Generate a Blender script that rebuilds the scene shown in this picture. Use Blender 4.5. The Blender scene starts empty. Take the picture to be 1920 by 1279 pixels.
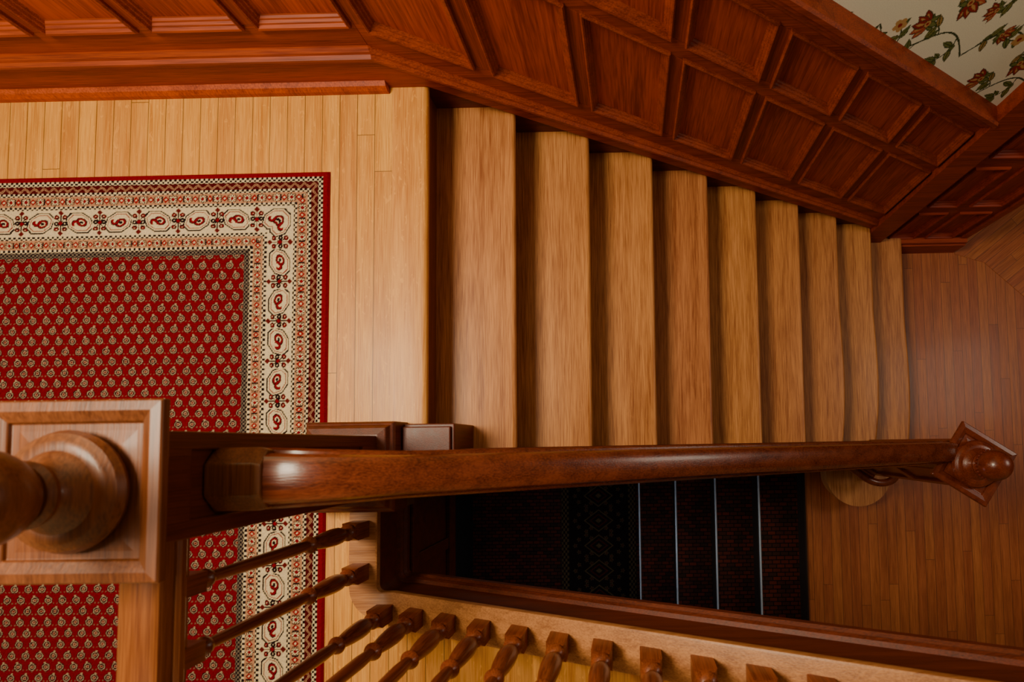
import bpy, bmesh, math, random
import numpy as np
from mathutils import Vector, Matrix
random.seed(4); rng=np.random.default_rng(7)
D=0.27; H=0.18; SL=H/D
WELL_Y=-1.762; FLZ=-10*H

def lin(c):
    return tuple(((v/255)/12.92 if v/255<=0.04045 else (((v/255)+0.055)/1.055)**2.4) for v in c)
def rgba(c): return (*lin(c),1.0)

# ------------------------------------------------------------------ materials
def wood(name, dark, light, axis='Y', rough=0.4, plank=0, vary=0.35, grain=1.0, coat=0.0, across='X', seglen=1.3, fleck=0.0, spec=0.4):
    m=bpy.data.materials.new(name); m.use_nodes=True; nt=m.node_tree; N=nt.nodes; L=nt.links
    b=N['Principled BSDF']
    tc=N.new('ShaderNodeTexCoord'); sep=N.new('ShaderNodeSeparateXYZ'); L.new(tc.outputs['Object'],sep.inputs[0])
    def math_(op,a,bb=None,c=None):
        n=N.new('ShaderNodeMath'); n.operation=op
        for i,x in enumerate((a,bb,c)):
            if x is None: continue
            if isinstance(x,(int,float)): n.inputs[i].default_value=x
            else: L.new(x,n.inputs[i])
        return n.outputs[0]
    oi=N.new('ShaderNodeObjectInfo')
    tone=oi.outputs['Random']; joint=None
    off=math_('MULTIPLY',tone,13.7)
    if plank:
        a=math_('DIVIDE',sep.outputs[across],plank); ida=math_('FLOOR',a); fr=math_('FRACT',a)
        w1=N.new('ShaderNodeTexWhiteNoise'); w1.noise_dimensions='1D'; L.new(ida,w1.inputs['W'])
        l=math_('ADD',math_('DIVIDE',sep.outputs[axis],seglen),math_('MULTIPLY',w1.outputs['Value'],7.3))
        idl=math_('FLOOR',l); frl=math_('FRACT',l)
        w2=N.new('ShaderNodeTexWhiteNoise'); w2.noise_dimensions='2D'
        cb=N.new('ShaderNodeCombineXYZ'); L.new(ida,cb.inputs[0]); L.new(idl,cb.inputs[1]); L.new(cb.outputs[0],w2.inputs['Vector'])
        tone=w2.outputs['Value']; off=math_('MULTIPLY',tone,23.1)
        e=math_('MINIMUM',fr,math_('SUBTRACT',1.0,fr))
        j1=math_('LESS_THAN',e,0.0013/plank)
        e2=math_('MINIMUM',frl,math_('SUBTRACT',1.0,frl))
        j2=math_('LESS_THAN',e2,0.0012/seglen)
        joint=math_('MAXIMUM',j1,j2)
    ad=N.new('ShaderNodeVectorMath'); ad.operation='ADD'; L.new(tc.outputs['Object'],ad.inputs[0])
    cv=N.new('ShaderNodeCombineXYZ'); [L.new(off,cv.inputs[i]) for i in range(3)]; L.new(cv.outputs[0],ad.inputs[1])
    ai='XYZ'.index(axis)
    def noise(sa,sl,detail=5,dist=0.0,rg=0.6):
        mp=N.new('ShaderNodeMapping'); sc=[sa]*3; sc[ai]=sl; mp.inputs['Scale'].default_value=sc
        L.new(ad.outputs[0],mp.inputs['Vector'])
        n=N.new('ShaderNodeTexNoise'); n.inputs['Scale'].default_value=1; n.inputs['Detail'].default_value=detail
        n.inputs['Distortion'].default_value=dist; n.inputs['Roughness'].default_value=rg; L.new(mp.outputs[0],n.inputs['Vector']); return n.outputs['Fac']
    g1=noise(30*grain,1.3,5,0.3); g2=noise(330*grain,8,2,0,0.6)
    mix=math_('ADD',math_('MULTIPLY',g1,0.45),math_('MULTIPLY',g2,0.55))
    cr=N.new('ShaderNodeValToRGB'); L.new(mix,cr.inputs[0])
    cr.color_ramp.elements[0].position=0.36; cr.color_ramp.elements[0].color=rgba(dark)
    cr.color_ramp.elements[1].position=0.61; cr.color_ramp.elements[1].color=rgba(light)
    hv=N.new('ShaderNodeHueSaturation'); L.new(cr.outputs[0],hv.inputs['Color'])
    L.new(math_('ADD',math_('MULTIPLY',tone,vary),1-vary/2),hv.inputs['Value'])
    L.new(math_('ADD',math_('MULTIPLY',tone,0.008),0.494),hv.inputs['Hue'])
    col=hv.outputs[0]
    if fleck:
        f=noise(45,14,2,2.0); fm=N.new('ShaderNodeValToRGB'); L.new(f,fm.inputs[0])
        fm.color_ramp.elements[0].position=0.62; fm.color_ramp.elements[1].position=0.68
        mx=N.new('ShaderNodeMix'); mx.data_type='RGBA'; L.new(math_('MULTIPLY',fm.outputs[0],fleck),mx.inputs[0]); L.new(col,mx.inputs[6]); mx.inputs[7].default_value=rgba([min(255,c*1.12) for c in light]); col=mx.outputs[2]
    if joint is not None:
        mx=N.new('ShaderNodeMix'); mx.data_type='RGBA'; L.new(math_('MULTIPLY',joint,0.75),mx.inputs[0]); L.new(col,mx.inputs[6]); mx.inputs[7].default_value=rgba([c*0.35 for c in dark]); col=mx.outputs[2]
    L.new(col,b.inputs['Base Color'])
    L.new(math_('ADD',math_('MULTIPLY',g1,0.18),rough-0.09),b.inputs['Roughness'])
    b.inputs['Specular IOR Level'].default_value=spec
    b.inputs['Coat Weight'].default_value=coat; b.inputs['Coat Roughness'].default_value=0.15
    bp=N.new('ShaderNodeBump'); bp.inputs['Strength'].default_value=0.2; bp.inputs['Distance'].default_value=0.002; L.new(g2,bp.inputs['Height']); L.new(bp.outputs[0],b.inputs['Normal'])
    return m
def plain(name,c,rough=0.6,metal=0,nscale=30,amp=0.15,bump=0.0):
    m=bpy.data.materials.new(name); m.use_nodes=True; nt=m.node_tree; b=nt.nodes['Principled BSDF']
    tc=nt.nodes.new('ShaderNodeTexCoord'); n=nt.nodes.new('ShaderNodeTexNoise'); n.inputs['Scale'].default_value=nscale; nt.links.new(tc.outputs['Object'],n.inputs['Vector'])
    cr=nt.nodes.new('ShaderNodeValToRGB'); nt.links.new(n.outputs['Fac'],cr.inputs[0])
    l=lin(c); cr.color_ramp.elements[0].color=(*[v*(1-amp) for v in l],1); cr.color_ramp.elements[1].color=(*[min(1,v*(1+amp)) for v in l],1)
    nt.links.new(cr.outputs[0],b.inputs['Base Color']); b.inputs['Roughness'].default_value=rough; b.inputs['Metallic'].default_value=metal
    return m
def vcolmat(name,rough,bump=0.0,bs=900,sheen=0.0,dist=0.002):
    m=bpy.data.materials.new(name); m.use_nodes=True; nt=m.node_tree; b=nt.nodes['Principled BSDF']
    a=nt.nodes.new('ShaderNodeVertexColor'); a.layer_name='Col'
    tc=nt.nodes.new('ShaderNodeTexCoord'); n=nt.nodes.new('ShaderNodeTexNoise'); n.inputs['Scale'].default_value=bs; n.inputs['Detail'].default_value=2; nt.links.new(tc.outputs['Object'],n.inputs['Vector'])
    hv=nt.nodes.new('ShaderNodeHueSaturation'); nt.links.new(a.outputs[0],hv.inputs['Color'])
    mr=nt.nodes.new('ShaderNodeMapRange'); mr.inputs[3].default_value=0.75; mr.inputs[4].default_value=1.2; nt.links.new(n.outputs['Fac'],mr.inputs[0]); nt.links.new(mr.outputs[0],hv.inputs['Value'])
    nt.links.new(hv.outputs[0],b.inputs['Base Color']); b.inputs['Roughness'].default_value=rough; b.inputs['Specular IOR Level'].default_value=0.1
    if bump:
        bp=nt.nodes.new('ShaderNodeBump'); bp.inputs['Strength'].default_value=bump; bp.inputs['Distance'].default_value=dist; nt.links.new(n.outputs['Fac'],bp.inputs['Height']); nt.links.new(bp.outputs[0],b.inputs['Normal'])
    b.inputs['Sheen Weight'].default_value=sheen
    return m

M_floor=wood('oak_floorboards',(184,114,38),(226,160,70),'Y',0.42,plank=0.062,vary=0.20,fleck=0.35,coat=0.05)
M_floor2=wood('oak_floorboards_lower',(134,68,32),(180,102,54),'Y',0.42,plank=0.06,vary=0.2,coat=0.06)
M_nose=wood('oak_nosing',(188,118,42),(230,164,74),'Y',0.42,vary=0.05,fleck=0.4,coat=0.05)
M_tread=wood('oak_tread',(142,78,34),(208,138,76),'Y',0.46,vary=0.14,grain=0.9,fleck=0.10,coat=0.03)
M_riser=wood('oak_riser',(104,48,20),(140,72,34),'Y',0.5,vary=0.1)
M_wainX=wood('wainscot_rail_wood',(104,31,6),(160,62,14),'X',0.52,vary=0.1,coat=0.0,spec=0.3)
M_wainZ=wood('wainscot_stile_wood',(100,29,6),(156,60,14),'Z',0.52,vary=0.1,coat=0.0,spec=0.3)
M_panel=wood('wainscot_panel_wood',(122,42,9),(180,76,20),'Z',0.54,vary=0.12,grain=0.5,coat=0.0,spec=0.3)
M_wains=[M_wainX,M_wainZ,M_panel]
M_rail=wood('handrail_wood',(70,24,9),(122,52,22),'X',0.26,vary=0.05,coat=0.35)
M_railY=wood('handrail_wood_y',(104,52,18),(148,86,34),'Y',0.34,vary=0.05,coat=0.15)
M_newel=wood('newel_wood',(70,24,8),(106,43,16),'Z',0.42,vary=0.05,coat=0.05)
M_newelcap=wood('newel_cap_wood',(84,42,16),(130,74,32),'Y',0.4,vary=0.05,coat=0.12)
M_newel2=wood('newel_wood_red',(80,26,9),(128,53,20),'Z',0.30,vary=0.05,coat=0.25)
M_bal=wood('baluster_wood',(88,36,13),(142,70,29),'Z',0.34,vary=0.15,coat=0.2)
M_curb=wood('curb_wood',(140,86,40),(192,132,74),'X',0.42,vary=0.05,coat=0.03)
M_fascia=wood('fascia_wood',(70,24,8),(112,45,18),'X',0.5,vary=0.05,coat=0.0,spec=0.3)
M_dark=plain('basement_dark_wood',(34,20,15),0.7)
M_metal=plain('aluminium_nosing_strip',(205,220,240),0.4,metal=0.4)
M_plaster=plain('plaster_wall',(196,182,150),0.8)
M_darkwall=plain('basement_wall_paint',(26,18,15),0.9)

# ------------------------------------------------------------------ mesh helpers
def empty(name):
    o=bpy.data.objects.new(name,None); bpy.context.collection.objects.link(o); return o
class MB:
    def __init__(s): s.v=[];s.f=[];s.mi=[]
    def add(s,v,f,mi=0):
        n=len(s.v); s.v+= [tuple(p) for p in v]; s.f+=[tuple(i+n for i in q) for q in f]; s.mi+=[mi]*len(f)
    def box(s,x,y,z,mi=0):
        v=[(a,b,c) for a in x for b in y for c in z]
        s.add(v,[(0,1,3,2),(4,6,7,5),(0,4,5,1),(2,3,7,6),(0,2,6,4),(1,5,7,3)],mi)
    def prism(s,poly_lo,poly_hi,mi=0):
        n=len(poly_lo); s.add(list(poly_lo)+list(poly_hi),[tuple(range(n))[::-1],tuple(range(n,2*n))]+[(i,(i+1)%n,n+(i+1)%n,n+i) for i in range(n)],mi)
    def loft(s,rings,closed=True,caps=True,mi=0):
        n=len(rings[0]); v=[p for r in rings for p in r]; f=[]
        for k in range(len(rings)-1):
            for i in range(n if closed else n-1):
                j=(i+1)%n; f.append((k*n+i,k*n+j,(k+1)*n+j,(k+1)*n+i))
        if caps and closed: f+= [tuple(range(n))[::-1],tuple(range((len(rings)-1)*n,len(rings)*n))]
        s.add(v,f,mi)
    def lathe(s,c,prof,seg=28,mi=0):
        s.loft([[(c[0]+r*math.cos(2*math.pi*i/seg),c[1]+r*math.sin(2*math.pi*i/seg),c[2]+z) for i in range(seg)] for r,z in prof],mi=mi)
    def square(s,c,prof,rot=0,mi=0):
        s.loft([[(c[0]+r*math.sqrt(2)*math.cos(rot+math.pi/4+math.pi/2*i),c[1]+r*math.sqrt(2)*math.sin(rot+math.pi/4+math.pi/2*i),c[2]+z) for i in range(4)] for r,z in prof],mi=mi)
    def build(s,name,mats,parent=None,smooth=False,bevel=0,seg=2,ang=38):
        me=bpy.data.meshes.new(name); me.from_pydata(s.v,[],s.f)
        if not isinstance(mats,(list,tuple)): mats=[mats]
        for m in mats: me.materials.append(m)
        me.polygons.foreach_set('material_index',s.mi)
        bm=bmesh.new(); bm.from_mesh(me); bmesh.ops.recalc_face_normals(bm,faces=bm.faces); bm.to_mesh(me); bm.free()
        o=bpy.data.objects.new(name,me); bpy.context.collection.objects.link(o)
        if smooth:
            me.polygons.foreach_set('use_smooth',[True]*len(me.polygons)); me.set_sharp_from_angle(angle=math.radians(ang))
        if bevel:
            b=o.modifiers.new('b','BEVEL'); b.width=bevel; b.segments=seg; b.limit_method='ANGLE'; b.angle_limit=math.radians(40)
        if parent: o.parent=parent
        return o

# ------------------------------------------------------------------ wall y=0 with wainscot
def s_(x): return 0.08 if x<-0.12 else -SL*x
XE=2.17; XW=-2.3
CT=1.155  # top of wainscot cap above pitch line
wains=empty('wainscot_paneling')
def xs_between(x0,x1):
    return [x0]+([-0.12] if x0<-0.12<x1 else [])+[x1]
def para(mb,x0,x1,o0,o1,y0,y1,mi,zmin=None):
    xs=xs_between(x0,x1)
    for a,b in zip(xs[:-1],xs[1:]):
        sa=0.08 if b<=-0.12 else -SL*a; sb=0.08 if b<=-0.12 else -SL*b
        q=[(a,sa+o0),(b,sb+o0),(b,sb+o1),(a,sa+o1)]
        mb.prism([(p,y0,z) for p,z in q],[(p,y1,z) for p,z in q],mi)
frame=MB()
para(frame,XW,XE,0.07,0.215,0.03,0.0,0)
para(frame,XW,XE,0.685,0.765,0.03,0.0,0)
para(frame,XW,XE,1.025,CT,0.03,0.0,0)
panels=[(-0.405-0.325*i,-0.14-0.325*i) for i in range(6)][::-1]+[(-0.08,0.18)]+[(0.25+0.325*i,0.51+0.325*i) for i in range(6)]
edges=[XW]+[e for p in panels for e in p]+[XE]
for a,b in zip(edges[0::2],edges[1::2]):
    if b-a<0.005: continue
    para(frame,a,b,0.215,0.685,0.03,0.0,1); para(frame,a,b,0.765,1.025,0.03,0.0,1)
frame.build('frame',M_wains,wains,bevel=0.0015,seg=1)
back=MB(); para(back,XW,XE,0.2,1.05,0.05,0.016,2); back.build('panel_fields',M_wains,wains)
ringprof=[(-0.011,0.0),(-0.011,-0.009),(-0.006,-0.014),(-0.001,-0.012),(0.002,-0.003),(0.006,-0.001),(0.009,0.006),(0.013,0.008),(0.016,0.014),(0.019,0.0158)]
mold=MB()
def ring(mb,fn,x0,x1,o0,o1):
    rings=[]
    for t,y in ringprof:
        rings.append([fn(x0+t,o0+t*1.15,y),fn(x1-t,o0+t*1.15,y),fn(x1-t,o1-t*1.15,y),fn(x0+t,o1-t*1.15,y)])
    mb.loft(rings,closed=True,caps=False)
def fn_(level):
    if level: return lambda x,o,y:(x,y,0.08+o)
    return lambda x,o,y:(x,y,-SL*x+o)
for a,b in panels:
    for o0,o1 in ((0.215,0.685),(0.765,1.025)):
        ring(mold,fn_(b<-0.12),a,b,o0,o1)
mold.build('panel_mouldings',M_wainX,wains,smooth=False)
def sweepx(mb,prof,xs):
    mb.loft([[(x,y,s_(x)+o) for y,o in prof] for x in xs],closed=True,caps=True)
capm=MB()
sweepx(capm,[(0.03,0.06),(-0.018,0.06),(-0.022,0.07),(-0.020,0.078),(-0.030,0.083),(-0.030,0.094),(-0.018,0.100),(-0.016,0.108),(-0.006,0.118),(0.03,0.118)],[XW,-0.12,XE])
c0=CT-1.21
sweepx(capm,[(0.03,1.14+c0),(-0.010,1.14+c0),(-0.014,1.16+c0),(-0.026,1.17+c0),(-0.026,1.19+c0),(-0.042,1.2+c0),(-0.044,1.222+c0),(-0.034,1.23+c0),(0.03,1.23+c0)],[XW,-0.12,XE])
capm.build('cap_mouldings',M_wainX,wains)
sk=MB()
sk.prism([(XW,0.03,0),(-0.12,0.03,0),(0.0,0.03,0.0),(XE,0.03,-SL*XE),(XE,0.03,-SL*XE+0.07),(-0.12,0.03,0.15),(XW,0.03,0.15)],[(XW,-0.012,0),(-0.12,-0.012,0),(0.0,-0.012,0.0),(XE,-0.012,-SL*XE),(XE,-0.012,-SL*XE+0.07),(-0.12,-0.012,0.15),(XW,-0.012,0.15)])
sk.build('skirting_board',M_wainX,wains,bevel=0.002)
sh=MB(); sh.loft([[(x,y,z) for y,z in ((0.0,0.0),(-0.034,0.0),(-0.034,0.018),(-0.026,0.034),(-0.012,0.042),(0.0,0.042))] for x in (XW,-0.155,-0.135)])
sh.build('shoe_moulding',M_panel,wains)
post=MB(); post.box((XE-0.01,XE+0.12),(0.05,-0.035),(FLZ,1.4)); post.box((XE+0.1,2.83),(0.05,-0.001),(FLZ,-1.62)); post.box((XE+0.1,2.83),(0.05,-0.001),(-1.25,-1.14));post.box((XE+0.1,2.83),(0.05,-0.001),(-0.72,-0.6)); post.box((XE+0.1,2.83),(0.05,-0.001),(-0.05,1.4)) 
for x in (XE+0.1,2.50,2.745): post.box((x,x+0.085),(0.05,0.0),(-1.62,-0.05))
post.box((XE+0.1,2.83),(0.05,0.016),(-1.7,0.0),2)
post.box((XE-0.01,2.85),(0.05,-0.05),(FLZ,FLZ+0.14)); post.box((XE-0.01,2.845),(0.05,-0.04),(FLZ+0.14,FLZ+0.17)); post.box((2.805,2.845),(0.06,-0.015),(FLZ,1.4))
post.build('end_post',M_wains,wains)
pm=MB()
lv=lambda x,o,y:(x,y,o)
for a,b in ((XE+0.185,2.50),(2.585,2.745)):
    for o0,o1 in ((-1.62,-1.25),(-1.14,-0.72),(-0.6,-0.05)): ring(pm,lv,a,b,o0,o1)
pm.build('end_panel_mouldings',M_wainX,wains)
wl=MB()
wl.prism([(XW,0.06,-2.8),(2.83,0.06,-2.8),(2.83,0.06,3.2),(XW,0.06,3.2)],[(XW,0.2,-2.8),(2.83,0.2,-2.8),(2.83,0.2,3.2),(XW,0.2,3.2)])
wl.build('wall_north',M_plaster)
rec=MB(); rec.prism([(-0.05,0.02,0.0),(XE,0.02,-SL*XE+0.05),(XE,0.02,FLZ),(-0.05,0.02,FLZ)],[(-0.05,0.06,0.0),(XE,0.06,-SL*XE+0.05),(XE,0.06,FLZ),(-0.05,0.06,FLZ)])
rec.build('wall_string_recess',M_fascia,wains)

# ------------------------------------------------------------------ painted grids
def grid_obj(name,P,C,mat,parent=None):
    nv,nu=P.shape[:2]
    me=bpy.data.meshes.new(name); me.vertices.add(nv*nu); me.vertices.foreach_set('co',P.reshape(-1).astype(np.float32))
    i=np.arange(nv*nu).reshape(nv,nu); q=np.stack([i[:-1,:-1],i[:-1,1:],i[1:,1:],i[1:,:-1]],-1).reshape(-1,4)
    nf=len(q); me.loops.add(nf*4); me.loops.foreach_set('vertex_index',q.reshape(-1).astype(np.int32)); me.polygons.add(nf)
    me.polygons.foreach_set('loop_start',(np.arange(nf)*4).astype(np.int32)); me.update(calc_edges=True); me.validate()
    ca=me.color_attributes.new('Col','FLOAT_COLOR','POINT'); cc=np.ones((nv*nu,4),np.float32); cc[:,:3]=C.reshape(-1,3); ca.data.foreach_set('color',cc.reshape(-1))
    me.materials.append(mat); o=bpy.data.objects.new(name,me); bpy.context.collection.objects.link(o)
    if parent:o.parent=parent
    return o
class Ras:
    def __init__(s,x0,y0,w,h,r,bg):
        s.x0,s.y0,s.r=x0,y0,r; s.nx=int(w/r)+1;s.ny=int(h/r)+1; s.a=np.empty((s.ny,s.nx,3));s.a[:]=lin(bg)
    def win(s,x0,x1,y0,y1):
        i0=max(0,int((x0-s.x0)/s.r));i1=min(s.nx,int((x1-s.x0)/s.r)+2);j0=max(0,int((y0-s.y0)/s.r));j1=min(s.ny,int((y1-s.y0)/s.r)+2)
        if i1<=i0 or j1<=j0: return None
        X,Y=np.meshgrid(s.x0+np.arange(i0,i1)*s.r,s.y0+np.arange(j0,j1)*s.r); return s.a[j0:j1,i0:i1],X,Y
    def ell(s,cx,cy,rx,ry,ang,c):
        m=max(rx,ry); w=s.win(cx-m,cx+m,cy-m,cy+m)
        if w is None:return
        A,X,Y=w; u=(X-cx)*math.cos(ang)+(Y-cy)*math.sin(ang); v=-(X-cx)*math.sin(ang)+(Y-cy)*math.cos(ang)
        A[(u/rx)**2+(v/ry)**2<1]=lin(c)
    def leaf(s,cx,cy,l,wd,ang,c):
        w=s.win(cx-l,cx+l,cy-l,cy+l)
        if w is None:return
        A,X,Y=w; u=((X-cx)*math.cos(ang)+(Y-cy)*math.sin(ang))/l; v=(-(X-cx)*math.sin(ang)+(Y-cy)*math.cos(ang))/wd
        A[(u>0)&(u<1)&(abs(v)<np.sin(np.clip(u,0,1)**0.8*math.pi)*0.5)]=lin(c)
    def line(s,p,q,wd,c):
        w=s.win(min(p[0],q[0])-wd,max(p[0],q[0])+wd,min(p[1],q[1])-wd,max(p[1],q[1])+wd)
        if w is None:return
        A,X,Y=w; dx,dy=q[0]-p[0],q[1]-p[1];L2=dx*dx+dy*dy+1e-12; t=np.clip(((X-p[0])*dx+(Y-p[1])*dy)/L2,0,1)
        A[np.hypot(X-p[0]-t*dx,Y-p[1]-t*dy)<wd/2]=lin(c)
    def poly(s,pts,wd,c):
        for p,q in zip(pts[:-1],pts[1:]): s.line(p,q,wd,c)

# wallpaper: trailing vines with tulip-like flowers. Laid out in (x, z') where z' = z/1.6
WR=0.0020; ZS=1.6
wp=Ras(-0.2,-0.4,2.5,1.2,WR,(242,244,226))
G1=(112,122,66);G2=(62,74,42);RD=(146,44,38);R2=(184,90,66);TAN=(196,154,96);BR=(84,66,44)
def flower(x,y,a,sc=1.0):
    for da in (2.4,-2.4,2.9): wp.leaf(x,y,0.048*sc,0.026*sc,a+da,G2); wp.leaf(x,y,0.042*sc,0.018*sc,a+da,G1)
    for k,da in enumerate((-1.05,1.05,-0.55,0.55,0)):
        wp.leaf(x,y,0.068*sc,0.036*sc,a+da,BR); wp.leaf(x,y,0.063*sc,0.029*sc,a+da,RD if k%2==0 else R2); wp.leaf(x+0.014*sc*math.cos(a+da),y+0.014*sc*math.sin(a+da),0.038*sc,0.011*sc,a+da,TAN)
    wp.ell(x,y,0.015*sc,0.015*sc,0,BR); wp.ell(x,y,0.012*sc,0.012*sc,0,TAN); wp.ell(x,y,0.006*sc,0.006*sc,0,RD)
def leaf2(x,y,a,l=0.06,c=G1):
    wp.leaf(x,y,l,0.45*l,a,G2); wp.leaf(x+0.002*math.cos(a),y+0.002*math.sin(a),l*0.92,0.31*l,a,c); wp.line((x,y),(x+l*0.85*math.cos(a),y+l*0.85*math.sin(a)),0.0028,G2)
TX,TY=0.34,0.20
for ix in range(-1,9):
    for iy in range(-3,8):
        ox=ix*TX-0.2; oy=iy*TY-0.38+(0.10 if ix%2 else 0)
        sg_=1 if (ix+iy)%2==0 else -1
        pts=[(ox+t*TX,oy+0.045*sg_*math.sin(t*2*math.pi)+0.10*t*(1 if ix%2==0 else -1)) for t in np.linspace(0,1,40)]
        wp.poly(pts,0.005,G2)
        ends=[]
        for bi,(t,a,l) in enumerate(((0.08,1.3,.07),(0.28,-1.1,.075),(0.48,1.8,.07),(0.64,-1.9,.07),(0.84,1.0,.075))):
            bx,by=pts[int(t*39)]; pp=[(bx,by)]; aa=a*sg_
            for k in range(8):
                aa+=0.17*(1 if bi%2 else -1); pp.append((pp[-1][0]+l/8*math.cos(aa),pp[-1][1]+l/8*math.sin(aa)))
            wp.poly(pp,0.0034,G2)
            leaf2(*pp[2],aa+1.0,0.034,G1); leaf2(*pp[4],aa+1.2,0.044,(130,130,70)); leaf2(*pp[3],aa-1.1,0.042,(168,136,80) if bi%3==0 else G1); leaf2(*pp[7],aa-1.3,0.030,G1)
            ends.append((bi,pp[-1],aa))
        for bi,p,aa in ends:
            if bi==0: flower(*p,aa,0.50)
            elif bi==3: flower(*p,aa,0.70)
            elif bi==1:
                for k in range(5): wp.ell(p[0]+0.012*math.cos(k*1.26),p[1]+0.012*math.sin(k*1.26),0.008,0.008,0,TAN)
                wp.ell(*p,0.006,0.006,0,RD)
            elif bi==2: leaf2(*p,aa,0.05,(160,80,54))
            else: leaf2(*p,aa,0.052,G1); leaf2(*p,aa+0.9,0.042,(120,124,66)); leaf2(*p,aa-0.9,0.042,G1)
nx=int((XE+0.11)/WR); no=int(0.80/WR)
XX=np.linspace(-0.12,XE,nx); OO=np.linspace(CT-0.01,CT+0.79,no)
X,O=np.meshgrid(XX,OO); Z=-SL*X+O
P=np.stack([X,np.full_like(X,0.03),Z],-1)
ii=np.clip(((X-wp.x0)/WR).astype(int),0,wp.nx-1); jj=np.clip(((Z/ZS-wp.y0)/WR).astype(int),0,wp.ny-1)
M_wp=vcolmat('floral_wallpaper_print',0.75,0.05,400)
wpo=empty('floral_wallpaper')
grid_obj('printed_paper',P,wp.a[jj,ii],M_wp,wpo)
b=MB(); b.prism([(-0.12,0.034,CT),(XE,0.034,CT-SL*XE),(XE,0.034,3.2),(-0.12,0.034,3.2)],[(-0.12,0.06,CT),(XE,0.06,CT-SL*XE),(XE,0.06,3.2),(-0.12,0.06,3.2)]); b.build('paper_backing',M_plaster,wpo)

# ------------------------------------------------------------------ rug
RX0,RX1,RY1,RY0=-1.80,-0.34,-0.312,-2.62
R=0.0024
nxr=int((RX1-RX0)/R); nyr=int((RY1-RY0)/R)
X,Y=np.meshgrid(np.linspace(RX0,RX1,nxr),np.linspace(RY0,RY1,nyr))
dx=np.minimum(RX1-X,X-RX0); dy=np.minimum(RY1-Y,Y-RY0)
d=np.minimum(dx,dy); side=dx<dy; al=np.where(side,RY1-Y,RX1-X)
C=np.empty(X.shape+(3,))
CR=lin((118,0,10)); DK=lin((24,10,14)); CM=lin((206,184,148)); PK=lin((170,122,92)); FR=lin((106,0,10)); GY=lin((104,90,78)); RDD=lin((72,4,10)); MO=lin((146,126,102))
C[:]=CR
def dots(lo,hi,p=0.0085,a=CM,b=DK):
    m=(d>=lo)&(d<hi); C[m]=b
    mm=m&(((np.floor(al/p)+np.floor((d-lo)/(p*0.9)))%2)==0); C[mm]=a
dots(0.020,0.038)
m=(d>=0.038)&(d<0.062); C[m]=RDD
z=np.abs(((al/0.034)%1)-0.5)*2; dd=(d-0.038)/0.024
C[m&(np.abs(dd-(0.2+0.6*z))<0.16)]=PK; C[m&(np.abs(dd-(0.2+0.6*z))<0.05)]=DK
dots(0.062,0.073)
def flor(lo,hi):
    m=(d>=lo)&(d<hi); C[m]=PK; c=(lo+hi)/2; w=(hi-lo)/2
    p=0.052; a=((al/p)%1-0.5)*p; bb=d-c; r=np.hypot(a,bb); th=np.arctan2(bb,a)
    C[m&(r<w*0.95*(0.8+0.2*np.cos(8*th)))]=DK; C[m&(r<w*0.72*(0.8+0.25*np.cos(8*th)))]=CM; C[m&(r<w*0.32)]=CR
    a2=(((al/p)+0.5)%1-0.5)*p; C[m&(np.abs(a2)*1.0+np.abs(bb)*0.9<w*0.62)]=lin((130,18,22)); C[m&(np.abs(a2)+np.abs(bb)<w*0.25)]=CM
    C[m&(np.abs(np.abs(a2)-0.011)<0.0016)&(np.abs(bb)<w*0.6)]=DK
flor(0.073,0.110)
dots(0.110,0.122)
lo,hi=0.122,0.214
m=(d>=lo)&(d<hi); C[m]=CM; c=(lo+hi)/2
P_=0.138; cell=np.floor(al/P_); a=(al/P_-cell-0.5)*P_; bb=(d-c)*np.where(cell%2==0,1,-1)
def inhex(a,b,la,lb): return (np.abs(a)<la)&(np.abs(b)<lb)&(np.abs(a)/la+np.abs(b)/lb<1.45)
am=a+0.024+bb*0.30
C[m&inhex(am,bb,0.046,0.038)]=DK; C[m&inhex(am,bb,0.0415,0.0335)]=CM; C[m&inhex(am,bb,0.037,0.029)&~inhex(am,bb,0.0345,0.0265)]=lin((120,30,30))
rb=np.hypot((am+0.008),(bb+0.002)*1.25); C[m&(rb<0.0200)]=DK; C[m&(rb<0.0165)]=CR; C[m&(rb<0.010)]=CM; C[m&(rb<0.006)]=DK
hk=np.hypot(am-0.013,(bb-0.006)); C[m&(np.abs(hk-0.011)<0.0042)&(bb<0.010)&inhex(am,bb,0.037,0.029)]=CR; C[m&(np.abs(hk-0.0155)<0.0013)&(bb<0.008)&inhex(am,bb,0.036,0.028)]=DK
av=a-0.043
C[m&(np.abs(av)<0.0022)&(np.abs(bb)<0.038)]=DK
for sx in (-1,1):
    for sy,cc in ((-1,CR),(1,CR),(0.1,DK)):
        u=av-sx*0.0145; v=bb-sy*0.021; rr=np.hypot(u,v*1.2); C[m&(rr<0.0096)]=DK; C[m&(rr<0.0066)]=cc; C[m&(rr<0.0025)]=CM
C[m&(np.abs(np.abs(av)-np.abs(bb)*0.75)<0.0018)&(np.abs(bb)<0.02)]=DK
C[m&(np.abs(av)+np.abs(bb)<0.011)]=DK; C[m&(np.abs(av)+np.abs(bb)<0.008)]=CR; C[m&(np.abs(av)+np.abs(np.abs(bb)-0.036)<0.010)]=lin((90,14,18))
dots(0.214,0.228)
flor(0.228,0.262)
dots(0.262,0.272); dots(0.272,0.292,0.007,GY,DK)
f=d>=0.292; C[f]=FR
px,py=0.047,0.0365
row=np.floor(Y/py); a=((X/px+0.5*(row%2))%1-0.5)*px; bb=(Y/py-row-0.5)*py
sg=np.where(row%2==0,1,-1)
r=np.hypot(a,(bb+0.002)*1.05)
C[f&(r<0.0145)]=DK; C[f&(r<0.0122)]=MO; C[f&(r<0.0096)]=lin((44,6,14)); C[f&(r<0.0060)]=lin((150,114,92)); C[f&(r<0.0030)]=FR
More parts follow.
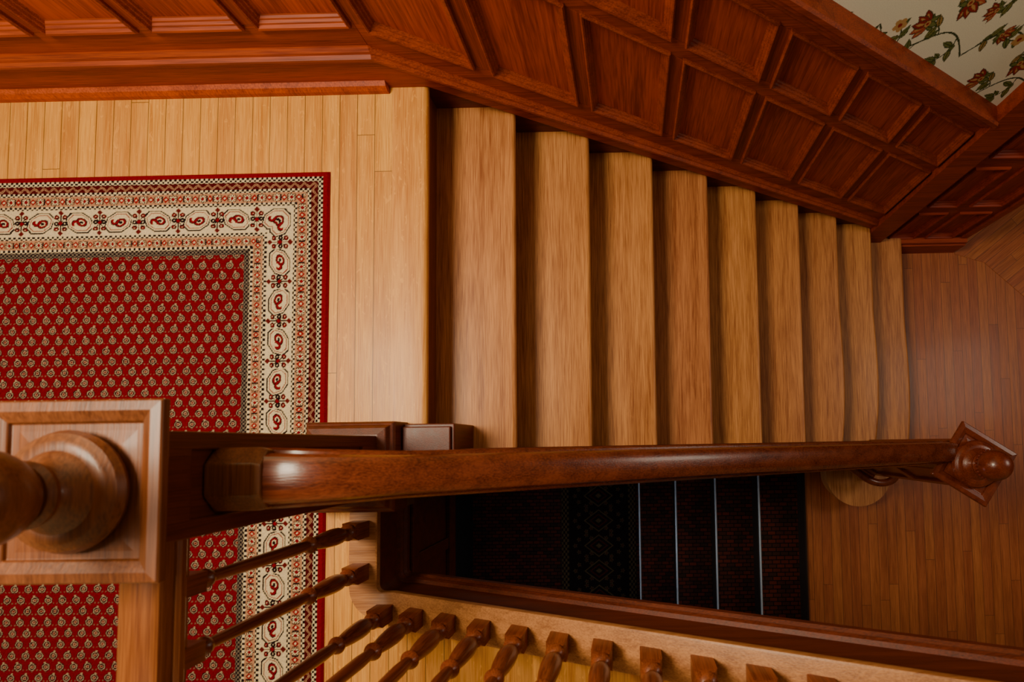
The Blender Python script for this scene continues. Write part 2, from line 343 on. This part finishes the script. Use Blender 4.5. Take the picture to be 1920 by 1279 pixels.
tip=np.hypot(a-sg*0.0035,(bb-0.0118)); C[f&(tip<0.0038)]=MO
C[f&(np.hypot(np.abs(a)-0.0175,bb+0.0115)<0.0024)]=lin((110,76,62)); C[f&(np.abs(a)<0.0020)&(bb<-0.0135)]=lin((100,60,50))
C=C*(1+0.10*rng.standard_normal(X.shape)[...,None])
C=np.clip(C,0,1)
Zr=np.full_like(X,0.011)+0.0007*rng.standard_normal(X.shape); edge=np.minimum(RX1-X,np.minimum(X-RX0,np.minimum(RY1-Y,Y-RY0))); Zr=np.where(edge<0.004,0.002,Zr)
rugo=empty('patterned_rug')
grid_obj('rug_pile',np.stack([X,Y,Zr],-1),C,vcolmat('rug_wool',0.95,0.5,500,sheen=0.0),rugo)

# ------------------------------------------------------------------ landing floor
fl=MB(); fl.box((XW,-0.125),(-1.49,0.03),(-0.22,0.0)); fl.box((XW,-0.19),(-3.0,-1.49),(-0.22,0.0)); fl.box((-0.19,0.16),(-3.0,-1.80),(-0.22,0.0))
fl.build('floor',M_floor)
def semi(x,zt,th,n=6):
    r=th/2; return [(x-r+r*math.sin(math.pi*i/n),zt-r+r*math.cos(math.pi*i/n)) for i in range(n+1)]
stairs=empty('oak_staircase')
def tread(name,k,x0,y0,y1,mat,parent,bow=0.0,zt=None,xn=None,th=0.032):
    zt=-k*H if zt is None else zt; xn=k*D if xn is None else xn
    prof=[(x0,zt-th),(x0,zt)]+[p for p in semi(xn,zt,th)]
    rings=[]
    n=24 if bow else 1
    for i in range(n+1):
        y=y0+(y1-y0)*i/n
        t=max(0,(-0.55-y)/0.75); dxx=0
        if bow: dxx=0.022*math.sin(min(1,t)*math.pi*0.6)*1 - bow*t**3
        rings.append([(px+(dxx if px>x0+0.03 else 0),y,pz) for px,pz in prof])
    mb=MB(); mb.loft(rings); return mb.build(name,mat,parent,smooth=True)
YI=-1.285
tread('landing_nosing',0,-0.125,0.02,-1.40,M_nose,stairs)
for k in range(1,10):
    bow={7:0.03,8:0.04,9:0.03}.get(k,0)
    tread('tread_%d'%k,k,(k-1)*D-0.03,0.02,YI if k<8 else -1.36,M_tread,stairs,bow)
for k in range(0,10):
    mb=MB(); mb.box((k*D-0.05,k*D-0.03-(0.02 if k>=7 else 0)),(0.02,YI if k<7 else -1.36),(-(k+1)*H,-k*H-0.03)); mb.build('riser_%d'%(k+1),M_riser,stairs)
bn=MB()
cx,cy,r=2.10,-1.49,0.2
outl=[(2.385,-1.30),(2.355,-1.38)]+[(cx+ r*math.cos(a),cy+r*math.sin(a)) for a in np.linspace(0.15,-math.pi*1.15,26)]+[(1.92,-1.30)]
bn.prism([(x,y,-1.654) for x,y in outl],[(x,y,-1.6225) for x,y in outl]) 
outl2=[(cx+(x-cx)*0.88,cy+(y-cy)*0.88) for x,y in outl]
bn.prism([(x,y,FLZ) for x,y in outl2],[(x,y,-1.65) for x,y in outl2]); bn.build('bullnose_step',M_tread,stairs,smooth=True)
st=MB(); x1=2.06
q=[(-0.1,0.05),(0.02,0.05),(x1,-SL*x1+0.05),(x1,-SL*x1-0.3),(-0.1,-0.36)]
st.prism([(x,-1.285,z) for x,z in q],[(x,-1.39,z) for x,z in q]) 
st.box((-0.06,0.11),(-1.2,-1.42),(-0.3,0.045)); st.box((-0.06,0.10),(-1.21,-1.41),(0.045,0.058))
st.build('inner_string',M_newel,stairs,bevel=0.004)
sof=MB(); sof.prism([(-0.1,0.02,-0.3),(2.1,0.02,-0.3-SL*2.15),(2.1,0.02,-0.26-SL*2.1),(-0.1,0.02,-0.2)],[(-0.1,-1.39,-0.3),(2.1,-1.39,-0.3-SL*2.15),(2.1,-1.39,-0.26-SL*2.1),(-0.1,-1.39,-0.2)])
sof.build('soffit',M_fascia,stairs)

# ------------------------------------------------------------------ turned balusters
balu=empty('balustrade')
def baluster(mb,x,y,z0,z1,sc=1.0):
    h=z1-z0; b=0.0265*sc; sc=sc*0.94
    mb.square((x,y,z0),[(b,0),(b,0.085),(b*0.75,0.095)])
    hh=h-0.09-0.06
    pr=[(0.016,0.0),(0.024,0.006),(0.028,0.014),(0.024,0.022),(0.015,0.028),(0.013,0.036),(0.021,0.046),(0.027,0.07),(0.028,0.10),(0.025,0.15),(0.020,0.19),(0.015,0.21),(0.023,0.216),(0.026,0.224),(0.023,0.232),(0.015,0.24),(0.018,0.30),(0.016,hh*0.7),(0.013,hh-0.05),(0.012,hh-0.035),(0.020,hh-0.028),(0.022,hh-0.02),(0.015,hh-0.012),(0.014,hh)]
    mb.lathe((x,y,z0+0.09),[(r*sc,z) for r,z in pr],20)
    mb.square((x,y,z1-0.062),[(b*0.7,0),(b*0.8,0.004),(b*0.8,0.062)])
def zc(x): return 0.03 if x<-0.1 else 0.03+0.5*(x+0.1)
BY=-1.82
for i,(x,y) in enumerate([(-0.205,-1.545),(-0.205,-1.685)]):
    mb=MB(); baluster(mb,x,y,0.02,0.80); mb.build('baluster_land_%d'%(i+1),M_bal,balu,smooth=True)
x=-0.125; i=0
while x<2.0:
    mb=MB(); z=zc(x); baluster(mb,x,BY,z-0.01,z+0.76); mb.build('baluster_upper_%d'%(i+1),M_bal,balu,smooth=True); x+=0.123; i+=1
for k in range(14):
    x=0.17+0.13*k; mb=MB(); baluster(mb,x,-1.335,-SL*x+0.045,0.83-0.085-SL*(x-0.05),0.72); mb.build('baluster_lower_%d'%(k+1),M_bal,balu,smooth=True)

# ------------------------------------------------------------------ curb, fascia around well
cb=MB()
CRD=0.028; yc=WELL_Y+CRD; xc=-0.16+CRD
path=[(-0.16,-1.44,0.03),(-0.16,yc+0.002,0.03)]+[(xc+CRD*math.cos(a),yc+CRD*math.sin(a),0.03) for a in np.linspace(math.pi,1.5*math.pi,8)]+[(x,WELL_Y,zc(x)) for x in np.linspace(-0.10,2.3,20)]
outer=[(-0.245,-1.44,0.03),(-0.245,yc+0.002,0.03)]+[(xc+(CRD+0.085)*math.cos(a),yc+(CRD+0.085)*math.sin(a),0.03) for a in np.linspace(math.pi,1.5*math.pi,8)]+[(x,-1.87,zc(x)) for x in np.linspace(-0.10,2.3,20)]
rings=[]
for p,q in zip(path,outer):
    dv=Vector((q[0]-p[0],q[1]-p[1],0)); dv.normalize()
    def at(o,base,dz): return (base[0]+dv.x*o,base[1]+dv.y*o,base[2]+dz)
    rings.append([at(0.004,p,-0.034),at(-0.006,p,-0.028),at(-0.008,p,-0.014),at(-0.006,p,-0.003),at(0.0,p,0.0),at(0.0,q,0),at(0.0,q,-0.034)])
cb.loft(rings); cb.build('curb_cap',M_curb,stairs,smooth=True)
fa=MB()
prof=[(0.010,-0.03),(0.010,-0.20),(-0.002,-0.205),(-0.008,-0.215),(-0.004,-0.23),(-0.014,-0.238),(-0.014,-0.262),(0.004,-0.27),(0.05,-0.27),(0.05,-0.03)]
rings=[]
for p,q in zip(path,outer):
    dv=Vector((q[0]-p[0],q[1]-p[1],0)); dv.normalize()
    rings.append([(p[0]+dv.x*o,p[1]+dv.y*o,p[2]+dz) for o,dz in prof])
fa.loft(rings); fa.build('well_fascia',M_fascia,stairs,smooth=True,ang=30)
df=MB(); df.box((-0.3,-0.15),(-1.95,-1.39),(-0.74,-0.24)); df.box((-0.15,-0.135),(-1.95,-1.39),(-0.30,-0.24)); df.box((-0.15,-0.13),(-1.95,-1.39),(-0.74,-0.66))
for y in (-1.95,-1.74,-1.47): df.box((-0.15,-0.137),(y,y+0.05),(-0.66,-0.3))
df.build('landing_fascia',M_fascia,stairs,bevel=0.004)
for j in range(8):
    xr=0.15+0.28*j; z=0.14*(j+1)
    mb=MB(); pr=[(xr+0.33,z-0.03),(xr+0.33,z)]+[(2*xr-px-0.0,pz) for px,pz in semi(xr+0.025,z,0.03)]
    mb.loft([[(px,y,pz) for px,pz in pr] for y in (-1.86,-3.0)]); mb.build('upper_tread_%d'%(j+1),M_nose,stairs,smooth=True)
    mb=MB(); mb.box((xr,xr+0.02),(-1.86,-3.0),(z-0.14,z-0.03)); mb.build('upper_riser_%d'%(j+1),M_riser,stairs)
us=MB(); q=[(0.15,-0.2),(2.4,0.9),(2.4,0.98),(0.15,-0.12)]; us.prism([(x,-1.80,z) for x,z in q],[(x,-3.0,z) for x,z in q]); us.build('upper_soffit',M_fascia,stairs)

# ------------------------------------------------------------------ handrails
hr=empty('handrail')
hs_=[(0.036,-0.085),(0.036,-0.066),(0.054,-0.060),(0.060,-0.052),(0.061,-0.040),(0.056,-0.033),(0.050,-0.032),(0.050,-0.016),(0.044,-0.006),(0.034,-0.001),(0.012,0.001)]
sec=[(-a,b) for a,b in hs_]+[(a,b) for a,b in hs_[::-1]]
def railz(x):
    x0,x1=0.0,0.22
    if x<x0: return 0.835
    if x<x1: t=(x-x0); return 0.835-SL*t*t/(2*(x1-x0))
    return 0.835-SL*(x1-x0)/2-SL*(x-x1)
mb=MB(); rings=[]
xs=list(np.linspace(-0.12,0.3,22))+list(np.linspace(0.34,2.06,24))
for x in xs:
    w=1.0 if x<-0.02 else (1.0-0.18*min(1,(x+0.02)/0.25))
    sl=(railz(x+0.001)-railz(x-0.001))/0.002; n=Vector((-sl,1)).normalized()
    rings.append([(x+n.x*dz,-1.333+dy*w,railz(x)+n.y*dz) for dy,dz in sec])
mb.loft(rings); mb.build('stair_rail',M_rail,hr,smooth=True,ang=28)
mb=MB()
mb.loft([[(x,-1.333+dy*s,0.845+dz*s) for dy,dz in ((-0.056,-0.09),(-0.062,-0.03),(-0.03,-0.002),(0.03,-0.002),(0.062,-0.03),(0.056,-0.09))] for x,s in ((-0.12,1),(-0.03,1.0),(-0.012,0.93))])
mb.build('rail_end_block',M_newelcap,hr,bevel=0.003)
hr2=empty('handrail') 
mb=MB(); rings=[]
pathr=[(-0.217,-1.40,0.872),(-0.217,-1.64,0.872)]+[(-0.107-0.11*math.cos(t),-1.71-0.11*math.sin(t),0.872+0.02*t) for t in np.linspace(0,math.pi/2,10)]+[(x,BY,0.87+0.5*(x+0.1)) for x in np.linspace(0.0,2.1,16)]
for i,p in enumerate(pathr):
    a=Vector(pathr[max(0,i-1)]);b_=Vector(pathr[min(len(pathr)-1,i+1)]); t=(b_-a); t.z=0; t.normalize(); sd=Vector((-t.y,t.x,0))
    rings.append([(p[0]+sd.x*dy*0.85,p[1]+sd.y*dy*0.85,p[2]+dz) for dy,dz in sec])
mb.loft(rings); mb.build('landing_rail',M_railY,hr2,smooth=True,ang=28)

# ------------------------------------------------------------------ newels
def newel(name,c,zb,zcap,half_base,half_shaft,half_cap,rot,mats,fin=1.0,base_h=0.13,ball=0.072):
    e=empty(name)
    mb=MB(); hb=half_base
    mb.square((c[0],c[1],zb),[(hb,0),(hb,base_h-0.03),(hb-0.006,base_h-0.02),(hb-0.012,base_h-0.018),(hb-0.02,base_h),(half_shaft+0.004,base_h+0.006)],rot)
    mb.build('plinth',mats[0],e,bevel=0.002)
    z0=zb+base_h; z1=zcap-0.04
    mb=MB(); hs=half_shaft; mb.square((c[0],c[1],z0),[(hs-0.012,0),(hs-0.012,z1-z0)],rot)
    R2=Matrix.Rotation(rot,3,'Z')
    def lb(x,y,z):
        v=[R2@Vector((a,b,0))+Vector((c[0],c[1],cz)) for a in x for b in y for cz in z]
        mb.add(v,[(0,1,3,2),(4,6,7,5),(0,4,5,1),(2,3,7,6),(0,2,6,4),(1,5,7,3)])
    st=0.035*half_shaft/0.1
    for sx in (-1,1):
        for sy in (-1,1):
            lb(sorted((sx*(hs-st),sx*hs)),sorted((sy*(hs-st),sy*hs)),(z0,z1))
    for za,zb2 in ((z0,z0+0.09),(z1-0.09,z1),((z0+z1)/2-0.03,(z0+z1)/2+0.03)):
        lb((-hs+0.0005,hs-0.0005),(-hs+0.0005,hs-0.0005),(za,zb2))
    mb.build('shaft',mats[0],e,bevel=0.003)
    mb=MB(); hc=half_cap
    mb.square((c[0],c[1],zcap),[(hs,-0.07),(hs+0.01,-0.06),(hs+0.014,-0.04),(hc-0.018,-0.028),(hc-0.006,-0.020)],rot)
    mb.build('cap_cove',mats[0],e,bevel=0.001)
    mb=MB()
    mb.square((c[0],c[1],zcap),[(hc-0.006,-0.020),(hc,-0.016),(hc,-0.003),(hc-0.003,0.0),(hc-0.018,0.002),(hc-0.036,-0.006),(hc-0.038,-0.012),(hc-0.050,-0.012),(hc*0.5,-0.010)],rot)
    mb.build('cap',mats[1],e,bevel=0.0015)
    mb=MB(); s=fin
    mb.lathe((c[0],c[1],zcap-0.011),[(r*s,z*s) for r,z in ((0.084,0),(0.095,0.006),(0.099,0.016),(0.094,0.028),(0.084,0.033),(0.080,0.036),(0.066,0.036),(0.058,0.044),(0.044,0.054),(0.040,0.064),(0.050,0.072),(0.052,0.080),(0.046,0.088))],40)
    rb=ball; zc0=zcap-0.011+0.088*s+rb*0.85
    mb.lathe((c[0],c[1],zc0),[(max(0.001,rb*math.sin(t)),-rb*math.cos(t)) for t in np.linspace(0.5,math.pi,22)],40)
    mb.build('finial',mats[2],e,smooth=True)
    return e,zc0,rb
newel('newel_post',(-0.209,-1.338),0.0,1.012,0.145,0.098,0.148,0,(M_newel,M_newelcap,M_newelcap))
e,zb_,rb_=newel('newel_post',(2.125,-1.385),-1.62,-0.465,0.10,0.078,0.130,math.radians(-33),(M_newel2,M_newel2,M_newel2),1.0,0.10,0.062)
mb=MB()
for i in range(26):
    a=2*math.pi*i/26; rr=rb_*0.93
    mb.lathe((2.125+rr*math.cos(a),-1.385+rr*math.sin(a),zb_-rb_*0.45),[(0.001,-0.006),(0.005,-0.004),(0.0065,0),(0.005,0.004),(0.001,0.006)],8)
mb.build('beads',M_newel2,e,smooth=True)
cu=bpy.data.curves.new('scroll','CURVE'); cu.dimensions='3D'; cu.bevel_depth=0.022; cu.bevel_resolution=4
sp=cu.splines.new('NURBS'); pp=[(1.88,-1.36,-1.30),(1.93,-1.42,-1.36),(2.02,-1.47,-1.42),(2.10,-1.53,-1.44),(2.20,-1.54,-1.44),(2.25,-1.50,-1.43),(2.23,-1.455,-1.42)]
sp.points.add(len(pp)-1)
for p_,c_ in zip(sp.points,pp): p_.co=(*c_,1)
sp.use_endpoint_u=True; sp.order_u=4; o=bpy.data.objects.new('scroll_bracket',cu); cu.materials.append(M_newel2); bpy.context.collection.objects.link(o); o.parent=e

# ------------------------------------------------------------------ lower floor
f2=MB(); f2.box((1.83,5.2),(-3.2,2.4),(FLZ-0.2,FLZ)); f2.build('floor',M_floor2)
th_=math.radians(-52)
pg=[(2.86,-0.06),(3.05,-0.12),(3.35,-0.40),(3.75,-0.62),(5.15,-1.3),(5.15,2.3),(2.86,2.3)]
ct,sn=math.cos(-th_),math.sin(-th_)
loc=[(x*ct-y*sn,x*sn+y*ct) for x,y in pg]
mb=MB(); mb.prism([(x,y,FLZ) for x,y in loc],[(x,y,FLZ+0.003) for x,y in loc]); o=mb.build('floor',M_floor2); o.rotation_euler=(0,0,th_)
bs=empty('basement_staircase')
ft=bpy.data.materials.new('basement_tiles'); ft.use_nodes=True; nt=ft.node_tree; bb_=nt.nodes['Principled BSDF']; tc=nt.nodes.new('ShaderNodeTexCoord'); br=nt.nodes.new('ShaderNodeTexBrick'); nt.links.new(tc.outputs['Object'],br.inputs['Vector']); br.inputs['Scale'].default_value=9; br.inputs['Color1'].default_value=rgba((92,34,20)); br.inputs['Color2'].default_value=rgba((46,28,20)); br.inputs['Mortar'].default_value=rgba((18,11,9)); br.inputs['Mortar Size'].default_value=0.03; nt.links.new(br.outputs['Color'],bb_.inputs['Base Color']); bb_.inputs['Roughness'].default_value=0.8; bb_.inputs['Specular IOR Level'].default_value=0.15
for k in range(1,5):
    mb=MB(); xk=1.83-D*k; z=FLZ-H*k
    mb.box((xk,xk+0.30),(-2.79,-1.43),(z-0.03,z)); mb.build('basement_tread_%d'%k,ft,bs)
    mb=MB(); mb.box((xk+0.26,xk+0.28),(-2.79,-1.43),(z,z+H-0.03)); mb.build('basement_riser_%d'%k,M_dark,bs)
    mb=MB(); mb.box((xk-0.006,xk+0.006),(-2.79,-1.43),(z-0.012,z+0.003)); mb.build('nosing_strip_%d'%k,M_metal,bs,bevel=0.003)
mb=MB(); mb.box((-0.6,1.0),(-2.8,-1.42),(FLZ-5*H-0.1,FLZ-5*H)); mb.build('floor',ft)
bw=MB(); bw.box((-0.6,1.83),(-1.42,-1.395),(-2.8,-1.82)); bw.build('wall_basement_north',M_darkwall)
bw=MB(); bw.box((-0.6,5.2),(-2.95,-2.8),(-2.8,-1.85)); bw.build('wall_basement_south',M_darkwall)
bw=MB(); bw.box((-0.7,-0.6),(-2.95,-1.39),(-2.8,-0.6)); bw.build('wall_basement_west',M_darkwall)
nx2,ny2=240,480
X,Y=np.meshgrid(np.linspace(0.12,0.72,nx2),np.linspace(-2.7,-1.5,ny2))
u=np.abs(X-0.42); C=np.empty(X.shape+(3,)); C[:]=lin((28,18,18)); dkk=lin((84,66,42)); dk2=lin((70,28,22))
e1=(u>0.24)&(((np.floor(Y/0.022)+np.floor(u/0.015))%2)==0); C[e1]=dkk
pp_=0.20; v=((Y/pp_)%1-0.5)*pp_
dm=np.abs(v)+u*0.75; C[(np.abs(dm-0.085)<0.005)&(u<0.22)]=dkk; C[(np.abs(dm-0.05)<0.007)]=dk2; C[(dm<0.02)]=dkk
for (uu,vv) in ((0.16,0.05),(0.10,0.085),(0.19,0.0),(0.06,0.06)):
    q_=np.hypot(u-uu,np.abs(v)-vv); th=np.arctan2(np.abs(v)-vv,u-uu)
    C[(q_<0.019*(0.7+0.3*np.cos(5*th)))]=dkk; C[q_<0.007]=dk2
C*= (1+0.25*rng.standard_normal(X.shape)[...,None]); C=np.clip(C,0,1)
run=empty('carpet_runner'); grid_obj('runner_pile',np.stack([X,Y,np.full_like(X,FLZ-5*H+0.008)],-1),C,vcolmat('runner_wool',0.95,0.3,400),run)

# ------------------------------------------------------------------ outer walls
w=MB(); w.box((XW-0.15,XW),(-3.2,0.2),(-2.8,3.2)); w.build('wall_west',M_plaster)
w=MB(); w.box((XW,5.2),(-3.2,-3.02),(-2.8,3.2)); w.build('wall_south',M_plaster)
w=MB(); w.box((5.2,5.35),(-3.2,2.4),(-2.8,1.2)); w.build('wall_east',M_fascia)
w=MB(); w.box((2.83,5.2),(2.4,2.55),(-2.8,1.2)); w.build('wall_north_hall',M_fascia)

# ------------------------------------------------------------------ lights
def area(name,loc,tgt,size,energy,col,sy=None):
    l=bpy.data.lights.new(name,'AREA'); l.energy=energy; l.size=size; l.color=col
    if sy: l.shape='RECTANGLE'; l.size_y=sy
    o=bpy.data.objects.new(name,l); bpy.context.collection.objects.link(o); o.location=loc
    o.rotation_euler=(Vector(tgt)-Vector(loc)).to_track_quat('-Z','Y').to_euler(); return o
area('window_light_landing',(-1.0,-0.8,2.9),(0.1,-0.6,-0.3),1.0,112,(1.0,0.86,0.61))
area('window_light_hall',(4.7,-0.6,1.6),(2.6,-0.9,-1.8),1.0,25,(1.0,0.86,0.68))
area('basement_fill_light',(0.0,-2.3,-1.2),(1.0,-2.0,-2.6),0.3,3.2,(0.8,0.88,1.0))  # added cool fill, out of view, to brighten the basement stairs and strips
wd=bpy.data.worlds.new('w'); bpy.context.scene.world=wd; wd.use_nodes=True; wd.node_tree.nodes['Background'].inputs[0].default_value=(1.0,0.76,0.54,1); wd.node_tree.nodes['Background'].inputs[1].default_value=0.10

# ------------------------------------------------------------------ camera
cd=bpy.data.cameras.new('camera'); cam=bpy.data.objects.new('camera',cd); bpy.context.collection.objects.link(cam)
cam.location=(0.6974,-1.27306,1.91519); cam.rotation_euler=(0.05519,0.01336,-0.0155)
cd.sensor_width=36; cd.lens=1059.73/1920*36; cd.shift_x=-210.1/1920; cd.shift_y=131.6/1920; cd.clip_start=0.02
cd.dof.use_dof=True; cd.dof.focus_distance=2.4; cd.dof.aperture_fstop=3.2
bpy.context.scene.camera=cam
